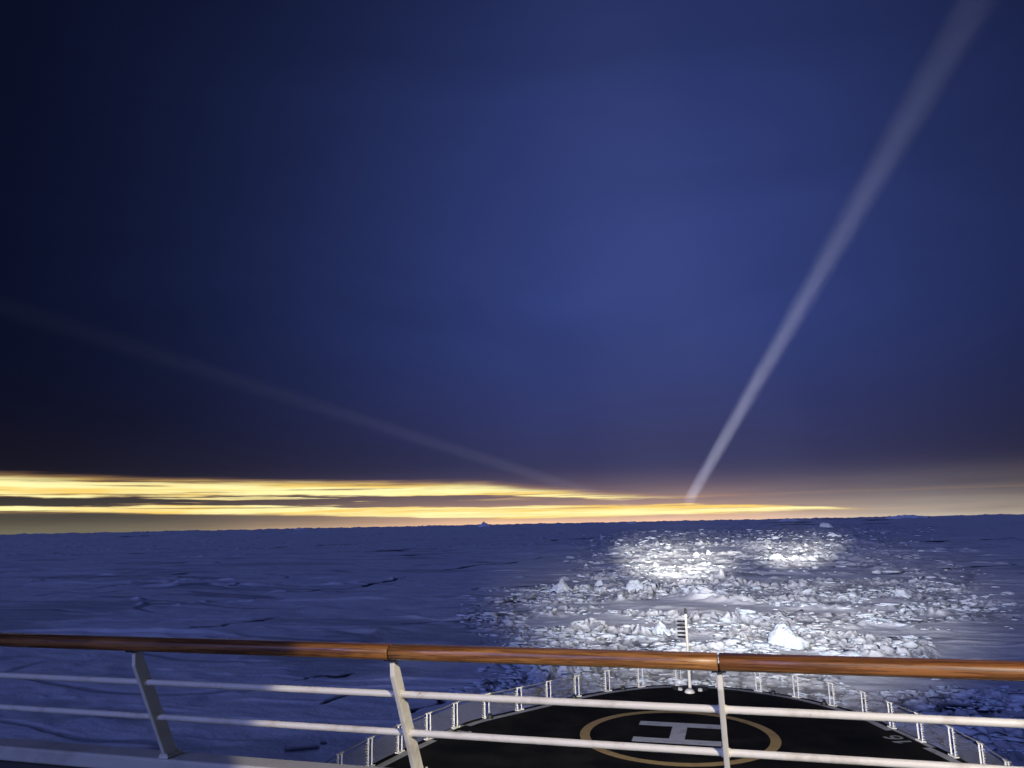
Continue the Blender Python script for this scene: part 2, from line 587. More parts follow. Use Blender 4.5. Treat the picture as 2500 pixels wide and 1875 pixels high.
def ice_height(x, y):
    r = np.hypot(x, y)
    mk = rough_mask(x, y)
    r_all = r
    h = 0.35 * fbm(x * 0.018, y * 0.018, 1, 3) + 0.12 * fbm(x * 0.11, y * 0.11, 5, 3) * (1 - sstep(r, 200, 500))
    # gentle pressure ridges everywhere
    wp = 1.2 * perlin(x * 0.011, y * 0.011, 33)
    gate = sstep(perlin(x * 0.005, y * 0.006, 40), -0.1, 0.35)
    rg = ridged(x * 0.006 + wp, y * 0.030 + wp, 21)
    h += 0.9 * sstep(rg, 0.66, 1.05) * gate * (1 + 0.0012 * r)
    rg = ridged(x * 0.018 + wp, y * 0.085 + wp, 26)
    h += 0.35 * sstep(rg, 0.68, 1.05) * sstep(perlin(x * 0.010, y * 0.013, 44), -0.05, 0.4) * (1 - sstep(r, 400, 900))
    h += (0.22 * fbm(x * 0.05, y * 0.09, 55, 3, 0.6) + 0.12 * ridged(x * 0.11, y * 0.2, 57, 2)) * (1 - sstep(r, 500, 1200))
    h += 0.7 * fbm(x * 0.012, y * 0.024, 59, 3, 0.6) * sstep(r, 200, 600)
    far = sstep(r, 700, 2500)
    h += far * np.clip(fbm(x * 0.0035, y * 0.0035, 51, 4, 0.6), 0, None) * (1.5 + 0.0014 * r)
    # broken blocks at three sizes
    w1 = 1 - sstep(r, 230, 420)
    w2 = sstep(r, 70, 160) * (1 - sstep(r, 700, 1200))
    w3 = sstep(r, 350, 700)
    kk = np.nonzero(mk > 0.002)[0]
    X_, Y_, H_ = x, y, h
    x, y, r, w1, w2, w3, mkk = x[kk], y[kk], r[kk], w1[kk], w2[kk], w3[kk], mk[kk]
    dens = 0.62 + 0.38 * sstep(fbm(x * 0.03, y * 0.03, 61, 2), -0.4, 0.4)
    blk = np.zeros_like(x)
    wx = 0.35 * perlin(x * .3, y * .3, 77)
    v, t, e = worley(x / 2.6 + wx, y / 2.4 + wx, 101)
    blk += w1 * (0.03 + 0.26 * v ** 2 + 0.12 * t) * sstep(e, 0.02, 0.18)
    jn = w1 * (1 - sstep(e, 0.08, 0.22))
    wx = 0.3 * perlin(x * .12, y * .12, 78)
    v, t, e = worley(x / 11.0 + wx, y / 8.0 + wx, 202)
    blk += w2 * (0.08 + 0.50 * v ** 3 + 0.22 * t) * sstep(e, 0.02, 0.16)
    jn = np.maximum(jn, w2 * (1 - sstep(e, 0.05, 0.15)))
    wx = 0.3 * perlin(x * .05, y * .05, 79)
    v, t, e = worley(x / 22.0 + wx, y / 26.0 + wx, 303)
    blk += w3 * (0.2 + 2.6 * v ** 3 + 0.8 * t) * sstep(e, 0.02, 0.16)
    jn = np.maximum(jn, w3 * (1 - sstep(e, 0.05, 0.20)))
    cr = ridged(x * 0.022 + wx, y * 0.062 + wx, 311, 4)
    blk += (1.0 + 0.004 * np.minimum(r, 700)) * np.clip((cr - 0.60) / 0.40, 0, 1.2) ** 1.4
    cr = ridged(x * 0.045 + 2 * wx, y * 0.018 * 4 + wx, 331, 3)
    blk += (0.5 + 0.003 * np.minimum(r, 900)) * np.clip((cr - 0.62) / 0.38, 0, 1.2) ** 1.4
    cr = ridged(x * 0.10 + wx, y * 0.23 + wx, 351, 3)
    blk += 0.6 * np.clip((cr - 0.60) / 0.40, 0, 1.2) ** 1.5 * (1 - sstep(r, 300, 600))
    blk += 0.10 * fbm(x * 0.9, y * 0.9, 321, 2) * w1
    h[kk] += mkk * dens * (0.78 + 0.22 * sstep(r, 300, 600)) * np.clip(blk, -0.5, None) + mkk * 0.12 * fbm(x * 0.5, y * 0.5, 91, 2) * w1
    x, y = X_, Y_
    for pts, hh, ww in RIDGES:
        k = near(x, y, pts, 3 * ww + 4)
        if not len(k):
            continue
        xk, yk = x[k], y[k]
        d, tt = seg_dist(xk + 2.2 * perlin(xk * 0.11, yk * 0.11, 140), yk + 2.2 * perlin(xk * 0.09, yk * 0.09, 141), pts)
        env = np.exp(-(d / ww) ** 2) * (0.45 + 0.55 * np.sin(np.pi * np.clip(tt, 0.06, 0.94)))
        lump = 0.55 + 0.45 * ridged(xk * 0.16, yk * 0.16, 131, 2) + 0.5 * perlin(xk * 0.33, yk * 0.33, 135)
        h[k] += hh * env * np.clip(lump, 0.15, None)
    wet_shade = np.zeros_like(x)
    gap = (1 - sstep(blk, 0.07 + 0.0005 * np.minimum(r, 600), 0.17 + 0.0012 * np.minimum(r, 600))) * sstep(fbm(x[kk] * 0.02, y[kk] * 0.03, 411, 2), -0.55, 0.15)
    wet_shade[kk] = np.maximum(jn * 0.8, gap) * mkk * (0.78 - 0.20 * sstep(r, 250, 450))  # shadow in the gaps between blocks, painted as dark slush
    st = fbm(x * 0.012 + 0.6 * perlin(x * 0.01, y * 0.01, 401), y * 0.035, 402, 4, 0.55)
    wet_shade = np.maximum(wet_shade, 0.28 * sstep(st, 0.28, 0.62) * (1 - sstep(r_all, 500, 1500)))
    wq = 1.1 * perlin(x * 0.009, y * 0.009, 421)
    q_ = np.abs(perlin(x * 0.0045 + wq, y * 0.017 + wq, 422))
    gt = sstep(perlin(x * 0.006 + 5, y * 0.012, 423), 0.02, 0.22) * sstep(r_all, 110, 180) * (1 - sstep(r_all, 1600, 3000))
    wet_shade = np.maximum(wet_shade, 0.6 * (1 - sstep(q_, 0.012, 0.05)) * gt * (1 - mk))
    q_ = np.abs(perlin(x * 0.012 - wq, y * 0.040 + wq, 425))
    gt = sstep(perlin(x * 0.009 + 9, y * 0.014, 426), 0.05, 0.25) * (1 - sstep(r_all, 300, 600))
    wet_shade = np.maximum(wet_shade, 0.45 * (1 - sstep(q_, 0.015, 0.06)) * gt * (1 - mk))
    for pts, ww in CRACKS:
        if ww < 100:
            ww = ww * 1.5
        s_ = 1.0 / (6 * ww)
        k = near(x, y, pts, 5 * ww)
        if not len(k):
            continue
        xk, yk = x[k], y[k]
        d, tt = seg_dist(xk + 2.5 * ww * perlin(xk * s_, yk * s_, 150), yk + 2.5 * ww * perlin(xk * s_, yk * s_, 151), pts)
        w_ = ww * (0.35 + 0.65 * np.sin(np.pi * np.clip(tt, 0.03, 0.97)))
        wet_shade[k] = np.maximum(wet_shade[k], 1 - sstep(d, 0.55 * w_, 1.15 * w_))
    # slush in the joints of the broken field, darkened to paint their shade
    h = h * (1 - 0.8 * wet_shade) - 0.25 * wet_shade
    return h, np.clip(wet_shade, 0, 1)


def build_ice():
    az_f = np.radians(np.linspace(-63, 31, 960))
    r_f = np.exp(np.concatenate([np.linspace(math.log(34), math.log(88), 60, False), np.linspace(math.log(88), math.log(700), 620, False), np.linspace(math.log(700), math.log(12500), 300)]))
    vs, fs, wet_shades = [], [], []
    base = 0

    def patch(azs, rs, detail):
        nonlocal base
        A, R = np.meshgrid(azs, rs)
        x, y = np.sin(A) * R, np.cos(A) * R
        if detail:
            h, w = ice_height(x.ravel(), y.ravel())
        else:
            xx, yy = x.ravel(), y.ravel()
            h, w = 0.35 * fbm(xx * 0.018, yy * 0.018, 1, 3), np.zeros(xx.size)
        vs.append(np.stack([x.ravel(), y.ravel(), h], 1))
        wet_shades.append(w)
        nr, na = A.shape
        i = (np.arange(nr - 1)[:, None] * na + np.arange(na - 1)[None, :]).ravel() + base
        fs.append(np.stack([i, i + 1, i + na + 1, i + na], 1)[:, ::-1])
        base += nr * na
    patch(az_f, r_f, True)
    patch(np.radians(np.linspace(31, 297, 130)), np.exp(np.linspace(math.log(34), math.log(12500), 70)), False)
    patch(np.radians(np.linspace(0, 360, 40)), np.linspace(0.5, 34, 12), False)
    V = np.concatenate(vs)
    F = np.concatenate(fs)
    me = bpy.data.meshes.new('sea_ice')
    me.vertices.add(len(V))
    me.vertices.foreach_set('co', V.ravel())
    me.loops.add(F.size)
    me.polygons.add(len(F))
    me.loops.foreach_set('vertex_index', F.ravel().astype(np.int32))
    me.polygons.foreach_set('loop_start', np.arange(0, F.size, 4, dtype=np.int32))
    me.polygons.foreach_set('loop_total', np.full(len(F), 4, np.int32))
    me.update()
    at = me.attributes.new('wet_shade', 'FLOAT', 'POINT')
    at.data.foreach_set('value', np.concatenate(wet_shades))
    me.polygons.foreach_set('use_smooth', np.ones(len(F), bool))
    me.validate()
    o = link('sea_ice', me, M_ice)
    tag(o, kind='structure')
    return o


build_ice()

# ------------------------------------------------------------------ loose blocks lying on the broken ice


def joined_mesh(name, V, F):
    me = bpy.data.meshes.new(name)
    k = F.shape[1]
    me.vertices.add(len(V))
    me.vertices.foreach_set('co', V.ravel())
    me.loops.add(F.size)
    me.polygons.add(len(F))
    me.loops.foreach_set('vertex_index', F.ravel().astype(np.int32))
    me.polygons.foreach_set('loop_start', np.arange(0, F.size, k, dtype=np.int32))
    me.polygons.foreach_set('loop_total', np.full(len(F), k, np.int32))
    me.update()
    me.validate()
    return me


def ico(level):
    bm = bmesh.new()
    bmesh.ops.create_icosphere(bm, subdivisions=level, radius=1.0)
    v = np.array([p.co[:] for p in bm.verts])
    f = np.array([[q.index for q in p.verts] for p in bm.faces])
    bm.free()
    return v, f


def build_rubble():
    rng = np.random.default_rng(5)
    N = 160000
    a = np.radians(rng.uniform(-21, 20, N))
    r = np.exp(rng.uniform(math.log(85), math.log(1500), N))
    x, y = np.sin(a) * r, np.cos(a) * r
    mk = rough_mask(x, y)
    clump = 0.12 + 0.88 * sstep(fbm(x * 0.05, y * 0.09, 161, 3), -0.1, 0.5)
    for pts, hh, ww in RIDGES:
        d, tt = seg_dist(x, y, pts)
        mk = np.maximum(mk, 0.9 * np.exp(-(d / ww) ** 2))
    keep = rng.uniform(0, 1, N) < mk * clump * np.where(r < 260, 0.40, 0.10)
    x, y, r = x[keep], y[keep], r[keep]
    n = len(x)
    h, _ = ice_height(x, y)
    size = (0.09 + 0.0008 * r) * np.exp(rng.normal(-0.1, 0.68, n)) 
    size = np.minimum(np.clip(size, 0.08, 2.2), 0.32 + 0.0024 * r)
    bv, bf = ico(1)
    V = bv[None] * (1 + rng.uniform(-0.45, 0.35, (n, len(bv), 1)))
    V = V * np.stack([size * rng.uniform(1.0, 3.6, n), size * rng.uniform(0.9, 1.8, n), size * rng.uniform(0.25, 0.7, n)], 1)[:, None]
    th = rng.normal(0, 0.5, n)
    tx = rng.normal(0, 0.35, n)
    c, s = np.cos(tx)[:, None], np.sin(tx)[:, None]
    yv, zv = V[:, :, 1] * c - V[:, :, 2] * s, V[:, :, 1] * s + V[:, :, 2] * c
    c, s = np.cos(th)[:, None], np.sin(th)[:, None]
    xv, yv = V[:, :, 0] * c - yv * s, V[:, :, 0] * s + yv * c
    V = np.stack([xv + x[:, None], yv + y[:, None], zv + (h + size * 0.22)[:, None]], 2)
    F = bf[None] + (np.arange(n) * len(bv))[:, None, None]
    me = joined_mesh('ice_rubble', V.reshape(-1, 3), F.reshape(-1, 3))
    o = link('ice_rubble', me, M_block)
    tag(o, 'pale broken brash ice strewn over the floodlit pack ahead of the bow', 'ice rubble', kind='stuff')
    return n


build_rubble()
BV, BF = ico(4)


def ice_block(name, x, y, w, d, h, seed, label, cat='ice block', lobes=1, facets=16, peak=0.0, group=None, sink=0.25):
    """an angular lump of ice: planes cut from a ball, then roughened"""
    rng = np.random.default_rng(seed)
    V = np.zeros((0, 3))
    F = np.zeros((0, 3), int)
    for k in range(lobes):
        nn = rng.normal(0, 1, (facets, 3))
        nn /= np.linalg.norm(nn, axis=1)[:, None]
        off_ = rng.uniform(0.62, 1.0, facets)
        dd = BV @ nn.T
        rr = np.where(dd > 0.05, off_ / np.maximum(dd, 0.05), 9)
        rr = -np.log(np.exp(-32 * rr).sum(1) + math.exp(-32 * 1.05)) / 32
        p = BV * rr[:, None]
        q = p * 2.6
        rr2 = 1 + 0.20 * fbm(q[:, 0] + seed, q[:, 1] + q[:, 2] * 0.7, seed, 3) + 0.07 * perlin(q[:, 0] * 4 + seed, q[:, 2] * 4, seed + 9) + 0.10 * (ridged(q[:, 0] * 1.3 + q[:, 1], q[:, 2] * 1.9 + seed, seed + 20, 2) - 0.6)
        p = p * rr2[:, None]
        sc = 1.0 if lobes == 1 else (0.62 if k == 0 else rng.uniform(0.38, 0.55))
        if peak:
            z = np.clip(p[:, 2], 0, None)
            p[:, :2] *= (1 - peak * np.clip(z, 0, 1))[:, None]
        p = p * sc
        if lobes > 1:
            p[:, 0] += (k - (lobes - 1) / 2) * 1.1 / lobes * 1.3
            p[:, 2] *= 1.5
        F = np.concatenate([F, BF + len(V)])
        V = np.concatenate([V, p])
    V = V * np.array([w / 2, d / 2, h / (1 + 0.0)])
    hz, _ = ice_height(np.array([float(x)]), np.array([float(y)]))
    V[:, 2] -= h * (0.12 if lobes == 1 else 0.05)
    V[:, 2] = np.maximum(V[:, 2], -h * sink - 0.6)
    me = joined_mesh(name, V, F)
    o = link(name, me, M_block, None, (x, y, float(hz[0]) * 0.6))
    tag(o, label, cat, group)
    return o


ice_block('ice_block', 7.7, 143.2, 8.8, 6.5, 3.6, 11, 'largest white ice block, a broad hump just above the handrail right of the flagpole', facets=18, peak=0.35)
ice_block('ice_block', 183.7, 1641.0, 36, 26, 12, 12, 'lone bright white ice dome close under the right horizon', facets=22)
ice_block('ice_block', -53.7, 239.0, 8.5, 6, 4.2, 13, 'pale pointed pyramid of ice at the left edge of the lit ice', facets=12, peak=0.6)
ice_block('ice_block', -28.3, 234.0, 9.5, 5, 3.6, 14, 'two-humped bright ice block on the long pressure ridge', lobes=2, facets=14)
ice_block('ice_block', 43.5, 231.9, 4.8, 4.2, 3.0, 15, 'single rounded grey boulder of ice at the right side of the rubble', facets=26)
ice_block('ice_block', -26.3, 107.8, 3.6, 2.6, 2.4, 16, 'sharp white ice peak just outside the left run of bow railing', facets=12, peak=0.7)
ice_block('ice_block', -28.0, 106.0, 3.2, 2.4, 1.9, 17, 'lower white ice peak left of the sharp one beyond the bow railing', facets=12, peak=0.6)
ice_block('ice_block', -21.5, 464.2, 5.0, 4, 4.0, 18, 'left of two upright white ice horns in the far lit patch', facets=12, peak=0.4)
ice_block('ice_block', -14.9, 468.9, 3.8, 3.4, 4.6, 19, 'right of two upright white ice horns in the far lit patch', facets=12, peak=0.55)
ice_block('ice_block', -48.5, 249.1, 5.4, 3.4, 2.0, 20, 'flat white slab of ice beside the pale pyramid, leftmost of the small blocks', facets=12)
ice_block('ice_block', -46.2, 265.4, 3.4, 3.0, 2.6, 21, 'upright small ice lump behind the flat slab near the pale pyramid', facets=14)
ice_block('ice_block', -42.5, 239.7, 3.2, 2.6, 1.3, 22, 'lowest small white ice lump in front of the upright lump', facets=14)
ice_block('ice_block', -37.4, 240.0, 5.0, 3.4, 2.1, 23, 'rounded white ice block between the pale pyramid and the two-humped block', facets=14)
ice_block('ice_block', -14.9, 152.9, 4.6, 3.4, 2.2, 24, 'jagged white ice block left of the bow pole above the handrail', facets=12, peak=0.3)
ice_block('ice_block', -4.6, 230.7, 5.4, 4.0, 2.6, 25, 'tilted square white ice slab at the right end of the long pressure ridge', facets=9)
ice_block('ice_block', 100.9, 853.3, 14, 10, 6.0, 26, 'pointed white ice lump below the lone far dome', facets=14, peak=0.4)
ice_block('ice_block', 23.8, 393.3, 15, 8, 3.8, 27, 'wide lumpy white ice mass in the right far lit patch', lobes=3, facets=14)
ice_block('iceberg', -1669, 5000, 110, 70, 40, 31, 'small dark pointed iceberg on the horizon below the brightest yellow cloud', 'iceberg', facets=14, peak=0.55, sink=0.05)
ice_block('iceberg', -636, 5000, 95, 60, 24, 32, 'low rounded dark iceberg on the horizon left of the far lit patch', 'iceberg', facets=18, sink=0.05)
ice_block('iceberg', 1014, 5000, 230, 90, 30, 33, 'long flat-topped iceberg on the right horizon', 'iceberg', facets=10, sink=0.05)
ice_block('iceberg', -3140, 5000, 80, 50, 22, 34, 'tiny dark iceberg on the left horizon under the grey-green sky', 'iceberg', facets=14, sink=0.05)
ice_block('iceberg', 331, 5000, 150, 60, 20, 35, 'low dark iceberg on the horizon above the right far lit patch', 'iceberg', facets=12, sink=0.05)

# ------------------------------------------------------------------ the ship: foredeck with the helicopter landing deck
DZ = EYE - 10.7          # height of the helideck
CX = -3.4                # ship's centreline
PORT = [(-12.75, 14.0), (-12.75, 24.0), (-12.7, 30.0), (-12.5, 32.75), (-11.9, 36.2), (-10.9, 40.2), (-10.2, 41.7), (-8.5, 44.2), (-6.0, 48.0), (-4.1, 50.05), (-2.15, 51.45), (0.0, 52.05)]
STBD = [(2.5, 51.8), (5.35, 50.5), (7.4, 48.75), (9.0, 46.6), (10.1, 43.9), (11.1, 41.25), (12.0, 38.5), (12.5, 34.0), (12.75, 29.0), (12.75, 14.0)]


def catmull(pts, step=0.4):
    P = [Vector((p[0], p[1])) for p in pts]
    out = []
    for i in range(len(P) - 1):
        p0, p1, p2, p3 = P[max(i - 1, 0)], P[i], P[i + 1], P[min(i + 2, len(P) - 1)]
        n = max(2, int((p2 - p1).length / step))
        for k in range(n):
            t = k / n
            out.append(0.5 * ((2 * p1) + (p2 - p0) * t + (2 * p0 - 5 * p1 + 4 * p2 - p3) * t * t + (3 * p1 - p0 - 3 * p2 + p3) * t ** 3))
    out.append(P[-1])
    return out


OUT = catmull([(CX + a, b) for a, b in PORT + STBD])     # inner edge of the white perimeter line
LEN = [0.0]
for _a, _b in zip(OUT[:-1], OUT[1:]):
    LEN.append(LEN[-1] + (_b - _a).length)
TOT = LEN[-1]


def outline(s, offset=0.0):
    """point s metres along the outline, moved outboard by offset"""
    s = min(max(s, 0.0), TOT)
    i = min(max(np.searchsorted(LEN, s) - 1, 0), len(OUT) - 2)
    t = (s - LEN[i]) / max(LEN[i + 1] - LEN[i], 1e-6)
    a, b = OUT[max(i - 2, 0)], OUT[min(i + 3, len(OUT) - 1)]
    d = (b - a).normalized()
    nrm_ = Vector((-d.y, d.x))
    p = OUT[i].lerp(OUT[i + 1], t)
    return p + nrm_ * offset, d


def poly_deck():
    bm = bmesh.new()
    pts = [outline(s, 0.75)[0] for s in np.linspace(0, TOT, 150)]
    top = [bm.verts.new((p.x, p.y, DZ)) for p in pts]
    bot = [bm.verts.new((p.x, p.y, DZ - 0.35)) for p in pts]
    bm.faces.new(top)
    n = len(top)
    for i in range(n):
        j = (i + 1) % n
        bm.faces.new((top[i], bot[i], bot[j], top[j]))
    bm.faces.new(list(reversed(bot)))
    return bm


deck = from_bm('helideck', poly_deck(), M_deck)
tag(deck, kind='structure')


def strip(s0, s1, o0, o1, z):
    bm = bmesh.new()
    n = max(2, int((s1 - s0) / 0.4))
    prev = None
    for k in range(n + 1):
        s = s0 + (s1 - s0) * k / n
        a, b = outline(s, o0)[0], outline(s, o1)[0]
        cur = (bm.verts.new((a.x, a.y, z)), bm.verts.new((b.x, b.y, z)))
        if prev:
            bm.faces.new((prev[0], prev[1], cur[1], cur[0]))
        prev = cur
    return bm


def nearest_s(x, y):
    return LEN[min(range(len(OUT)), key=lambda i: (OUT[i] - Vector((x, y))).length)]


tip = nearest_s(-3.4, 52.1)
n_port = nearest_s(-14.7, 38.6)
n_stbd = nearest_s(7.0, 42.3)
gaps = [(n_port - 1.5, n_port + 1.5), (tip - 1.15, tip + 1.15), (n_stbd - 1.5, n_stbd + 1.5)]
s_prev = 0.0
for ga, gb in gaps + [(TOT, TOT)]:
    from_bm('perimeter_line', strip(s_prev, ga, 0.0, 0.42, DZ + 0.004), M_line, deck)
    s_prev = gb
for ga, gb in gaps:
    from_bm('edge_strip', strip(ga, gb, 0.36, 0.66, DZ + 0.003), M_line, deck)


def ring(r0_, r1_, cx_, cy_, z):
    bm = bmesh.new()
    n = 96
    a = [bm.verts.new((cx_ + r0_ * math.cos(2 * math.pi * k / n), cy_ + r0_ * math.sin(2 * math.pi * k / n), z)) for k in range(n)]
    b = [bm.verts.new((cx_ + r1_ * math.cos(2 * math.pi * k / n), cy_ + r1_ * math.sin(2 * math.pi * k / n), z)) for k in range(n)]
    for k in range(n):
        j = (k + 1) % n
        bm.faces.new((a[k], b[k], b[j], a[j]))
    return bm


o = from_bm('landing_circle', ring(4.45, 4.95, CX, 40.8, DZ + 0.004), M_ring, deck)
o['label'] = 'faded yellow circle painted on the black deck'


def flat_poly(pts, z):
    bm = bmesh.new()
    bm.faces.new([bm.verts.new((x, y, z)) for x, y in pts])
    return bm


hx, hy, hw, hl, hb = CX, 41.2, 2.15, 1.95, 0.82       # the H lies on its side: its legs run athwartships
pts = [(-hw, -hl), (hw, -hl), (hw, -hl + hb), (0.38, -hl + hb), (0.38, hl - hb), (hw, hl - hb), (hw, hl), (-hw, hl), (-hw, hl - hb), (-0.38, hl - hb), (-0.38, -hl + hb), (-hw, -hl + hb)]
o = from_bm('letter_h', flat_poly([(hx + a, hy + b) for a, b in pts], DZ + 0.004), M_H, deck)
o['label'] = 'large grey-white letter H painted on the black deck'


def number16(s, flip):
    """16 painted in the gap of the line, read from outboard"""
    p, d = outline(s, -0.35)
    out_n = Vector((-d.y, d.x))
    ex = -d                      # reading direction when seen from ahead of the ship
    ey = -out_n
    one = [(-0.10, -0.45), (0.10, -0.45), (0.10, 0.45), (-0.04, 0.45), (-0.26, 0.24), (-0.26, 0.10), (-0.10, 0.18)]
    bm = bmesh.new()

    def P(x, y):
        q = p + ex * x + ey * y
        return bm.verts.new((q.x, q.y, DZ + 0.005))
    bm.faces.new([P(x - 0.42, y) for x, y in one])
    n = 28
    ra, rb = [], []
    for k in range(n):
        a = 2 * math.pi * k / n
        ra.append(P(0.30 + 0.16 * math.cos(a), -0.17 + 0.15 * math.sin(a)))
        rb.append(P(0.30 + 0.33 * math.cos(a), -0.17 + 0.29 * math.sin(a)))
    for k in range(n):
        j = (k + 1) % n
        bm.faces.new((ra[k], rb[k], rb[j], ra[j]))
    prev = None
    for k in range(13):
        a = math.pi + (-1.95) * k / 12
        c_, s_ = math.cos(a), math.sin(a)
        cur = (P(0.36 + 0.22 * c_, -0.12 + 0.40 * s_), P(0.36 + 0.39 * c_, -0.12 + 0.58 * s_))
        if prev:
            bm.faces.new((prev[0], prev[1], cur[1], cur[0]))
        prev = cur
    for v in bm.verts:
        pass
    oo = from_bm('number_sixteen', bm, M_line, deck)
    oo['label'] = 'number 16 painted in the gap of the white deck line'


number16(n_port, 0)
number16(n_stbd, 1)
o = from_bm('bow_plate', strip(tip - 1.15, tip + 1.15, -0.9, 0.32, DZ + 0.006), paint('bow_plate_paint', (0.03, 0.028, 0.024), (0.05, 0.045, 0.035), 0.7, 2.0, 0.7), deck)


def build_hull():
    bm = bmesh.new()
    ss = np.linspace(0, TOT, 90)
    prev = None
    rows = []
    for z, o_, pull in ((DZ - 0.35, 0.55, 1.0), (DZ - 2.2, 0.1, 0.985), (DZ - 6.0, -1.0, 0.95), (0.5, -1.8, 0.90), (-1.5, -2.2, 0.86)):
        row = []
        for s in ss:
            p, _ = outline(s, o_)
            y = 14 + (p.y - 14) * pull
            row.append(bm.verts.new((p.x, y, z)))
        rows.append(row)
    for a, b in zip(rows[:-1], rows[1:]):
        for i in range(len(a) - 1):
            bm.faces.new((a[i], b[i], b[i + 1], a[i + 1]))
    # straight sides aft of the foredeck
    for side in (0, -1):
        for a, b in zip(rows[:-1], rows[1:]):
            c = bm.verts.new((a[side].co.x, -60, a[side].co.z))
            d = bm.verts.new((b[side].co.x, -60, b[side].co.z))
            bm.faces.new((a[side], c, d, b[side]))
    h = from_bm('ship_hull', bm, M_hull, None, True)
    tag(h, kind='structure')


build_hull()


def build_superstructure():
    """raked white front below the viewer's deck, and the deck the viewer stands on"""
    bm = bmesh.new()
    box(bm, (CX, -8.0, EYE - 1.7), (26.0, 22.4, 0.2))
    o_ = from_bm('observation_deck', bm, paint('observation_deck_paint', (0.10, 0.14, 0.12), (0.06, 0.06, 0.05), 0.6, 2.0, 0.6))
    tag(o_, kind='structure')
    bm = bmesh.new()
    v = [(-13, 3.1, EYE - 1.81), (13, 3.1, EYE - 1.81), (13, 9.0, DZ - 0.4), (-13, 9.0, DZ - 0.4), (-13, -20, EYE - 1.81), (13, -20, EYE - 1.81), (13, -20, DZ - 0.4), (-13, -20, DZ - 0.4)]
    q = [bm.verts.new((CX + a, b, c)) for a, b, c in v]
    for f in ((0, 1, 2, 3), (1, 5, 6, 2), (4, 0, 3, 7), (5, 4, 7, 6), (0, 4, 5, 1), (3, 2, 6, 7)):
        bm.faces.new([q[i] for i in f])
    o_ = from_bm('superstructure', bm, M_grey)
    tag(o_, kind='structure')
    bm = bmesh.new()
    box(bm, (CX, 11.5, DZ - 0.2), (25.4, 5.2, 0.3))
    o_ = from_bm('foredeck', bm, M_deck)
    tag(o_, kind='structure')


build_superstructure()

# ------------------------------------------------------------------ railing round the bow of the landing deck


def build_bow_railing():
    root = empty('bow_railing', (CX, 40, DZ))
    tag(root, 'white double-post wire railing curving round the bow of the helicopter deck', 'railing')
    inv = Vector((-CX, -40, -DZ))
    H = 1.22

    def stanchion_mesh():
        bm = bmesh.new()
        tube(bm, (-0.15, 0, 0.02), (-0.15, 0, H), 0.040, 8)
        tube(bm, (0.15, 0, 0.02), (0.15, 0, H), 0.034, 8)
        box(bm, (0, 0, H + 0.03), (0.46, 0.12, 0.06))
        box(bm, (0, 0, 0.03), (0.52, 0.22, 0.06))
        me = bpy.data.meshes.new('stanchion')
        bm.to_mesh(me)
        bm.free()
        me.materials.append(M_fence)
        return me

    def tensioner_mesh(sgn):
        bm = bmesh.new()
        for k in range(9):
            z = 0.16 + k * 0.115
            tube(bm, (0.15 * sgn, 0, z), (0.33 * sgn, 0, z), 0.036, 6, 0.014)
        me = bpy.data.meshes.new('tensioner')
        bm.to_mesh(me)
        bm.free()
        me.materials.append(M_fence)
        return me
    ms, mt_, mt2 = stanchion_mesh(), tensioner_mesh(-1), tensioner_mesh(1)
    n_st = int((TOT - 4) / 2.32)
    ss = [2 + i * (TOT - 4) / n_st for i in range(n_st + 1)]
    ends = []
    for i, s in enumerate(ss):
        p, d = outline(s, 0.58)
        o_ = link('stanchion', ms, None, root)
        o_.location = Vector((p.x, p.y, DZ)) + inv
        o_.rotation_euler = (0, 0, math.atan2(d.y, d.x))
        t_ = link('tensioner', mt_ if s < tip else mt2, None, o_)
        ends.append((p, d))
    for (pa, da), (pb, db) in zip(ends[:-1], ends[1:]):
        a, b = pa + da * 0.17, pb - db * 0.17
        bm = bmesh.new()
        for k in range(15):
            z = 0.12 + k * 0.072 if k < 14 else H + 0.03
            sag = 0.012 if k < 14 else 0.03
            r_ = 0.013 if k < 14 else 0.026
            mid_ = (a + b) / 2
            A_, M_, B_ = Vector((a.x, a.y, DZ + z)), Vector((mid_.x, mid_.y, DZ + z - sag)), Vector((b.x, b.y, DZ + z))
            tube(bm, A_ + inv, M_ + inv, r_, 5)
            tube(bm, M_ + inv, B_ + inv, r_, 5)
        from_bm('wire_panel', bm, M_wire, root)


build_bow_railing()


def deck_light(s, label):
    p, d = outline(s, 0.30)
    root = empty('deck_edge_light', (p.x, p.y, DZ + 0.008))
    bm = bmesh.new()
    tube(bm, (0, 0, 0), (0, 0, 0.05), 0.20, 12)
    from_bm('base', bm, M_dark, root)
    bm = bmesh.new()
    bmesh.ops.create_uvsphere(bm, u_segments=12, v_segments=8, radius=0.15, matrix=Matrix.Translation((0, 0, 0.09)))
    from_bm('dome', bm, M_dark, root, True)
    tag(root, label, 'deck light', 'unlit lamps on the deck line')


LIGHTS = [(tip - 8.3, 'dark dome lamp on the deck line left of the bow pole'), (tip - 14.9, 'dark dome lamp on the port deck line by the number 16'),
          (tip + 5.2, 'dark dome lamp on the deck line just right of the near rail post'), (tip + 8.6, 'dark dome lamp second to the right of the bow pole'),
          (tip - 4.4, 'dark dome lamp nearest to the bow pole on its left')]
for s_, lb in LIGHTS:
    deck_light(s_, lb)


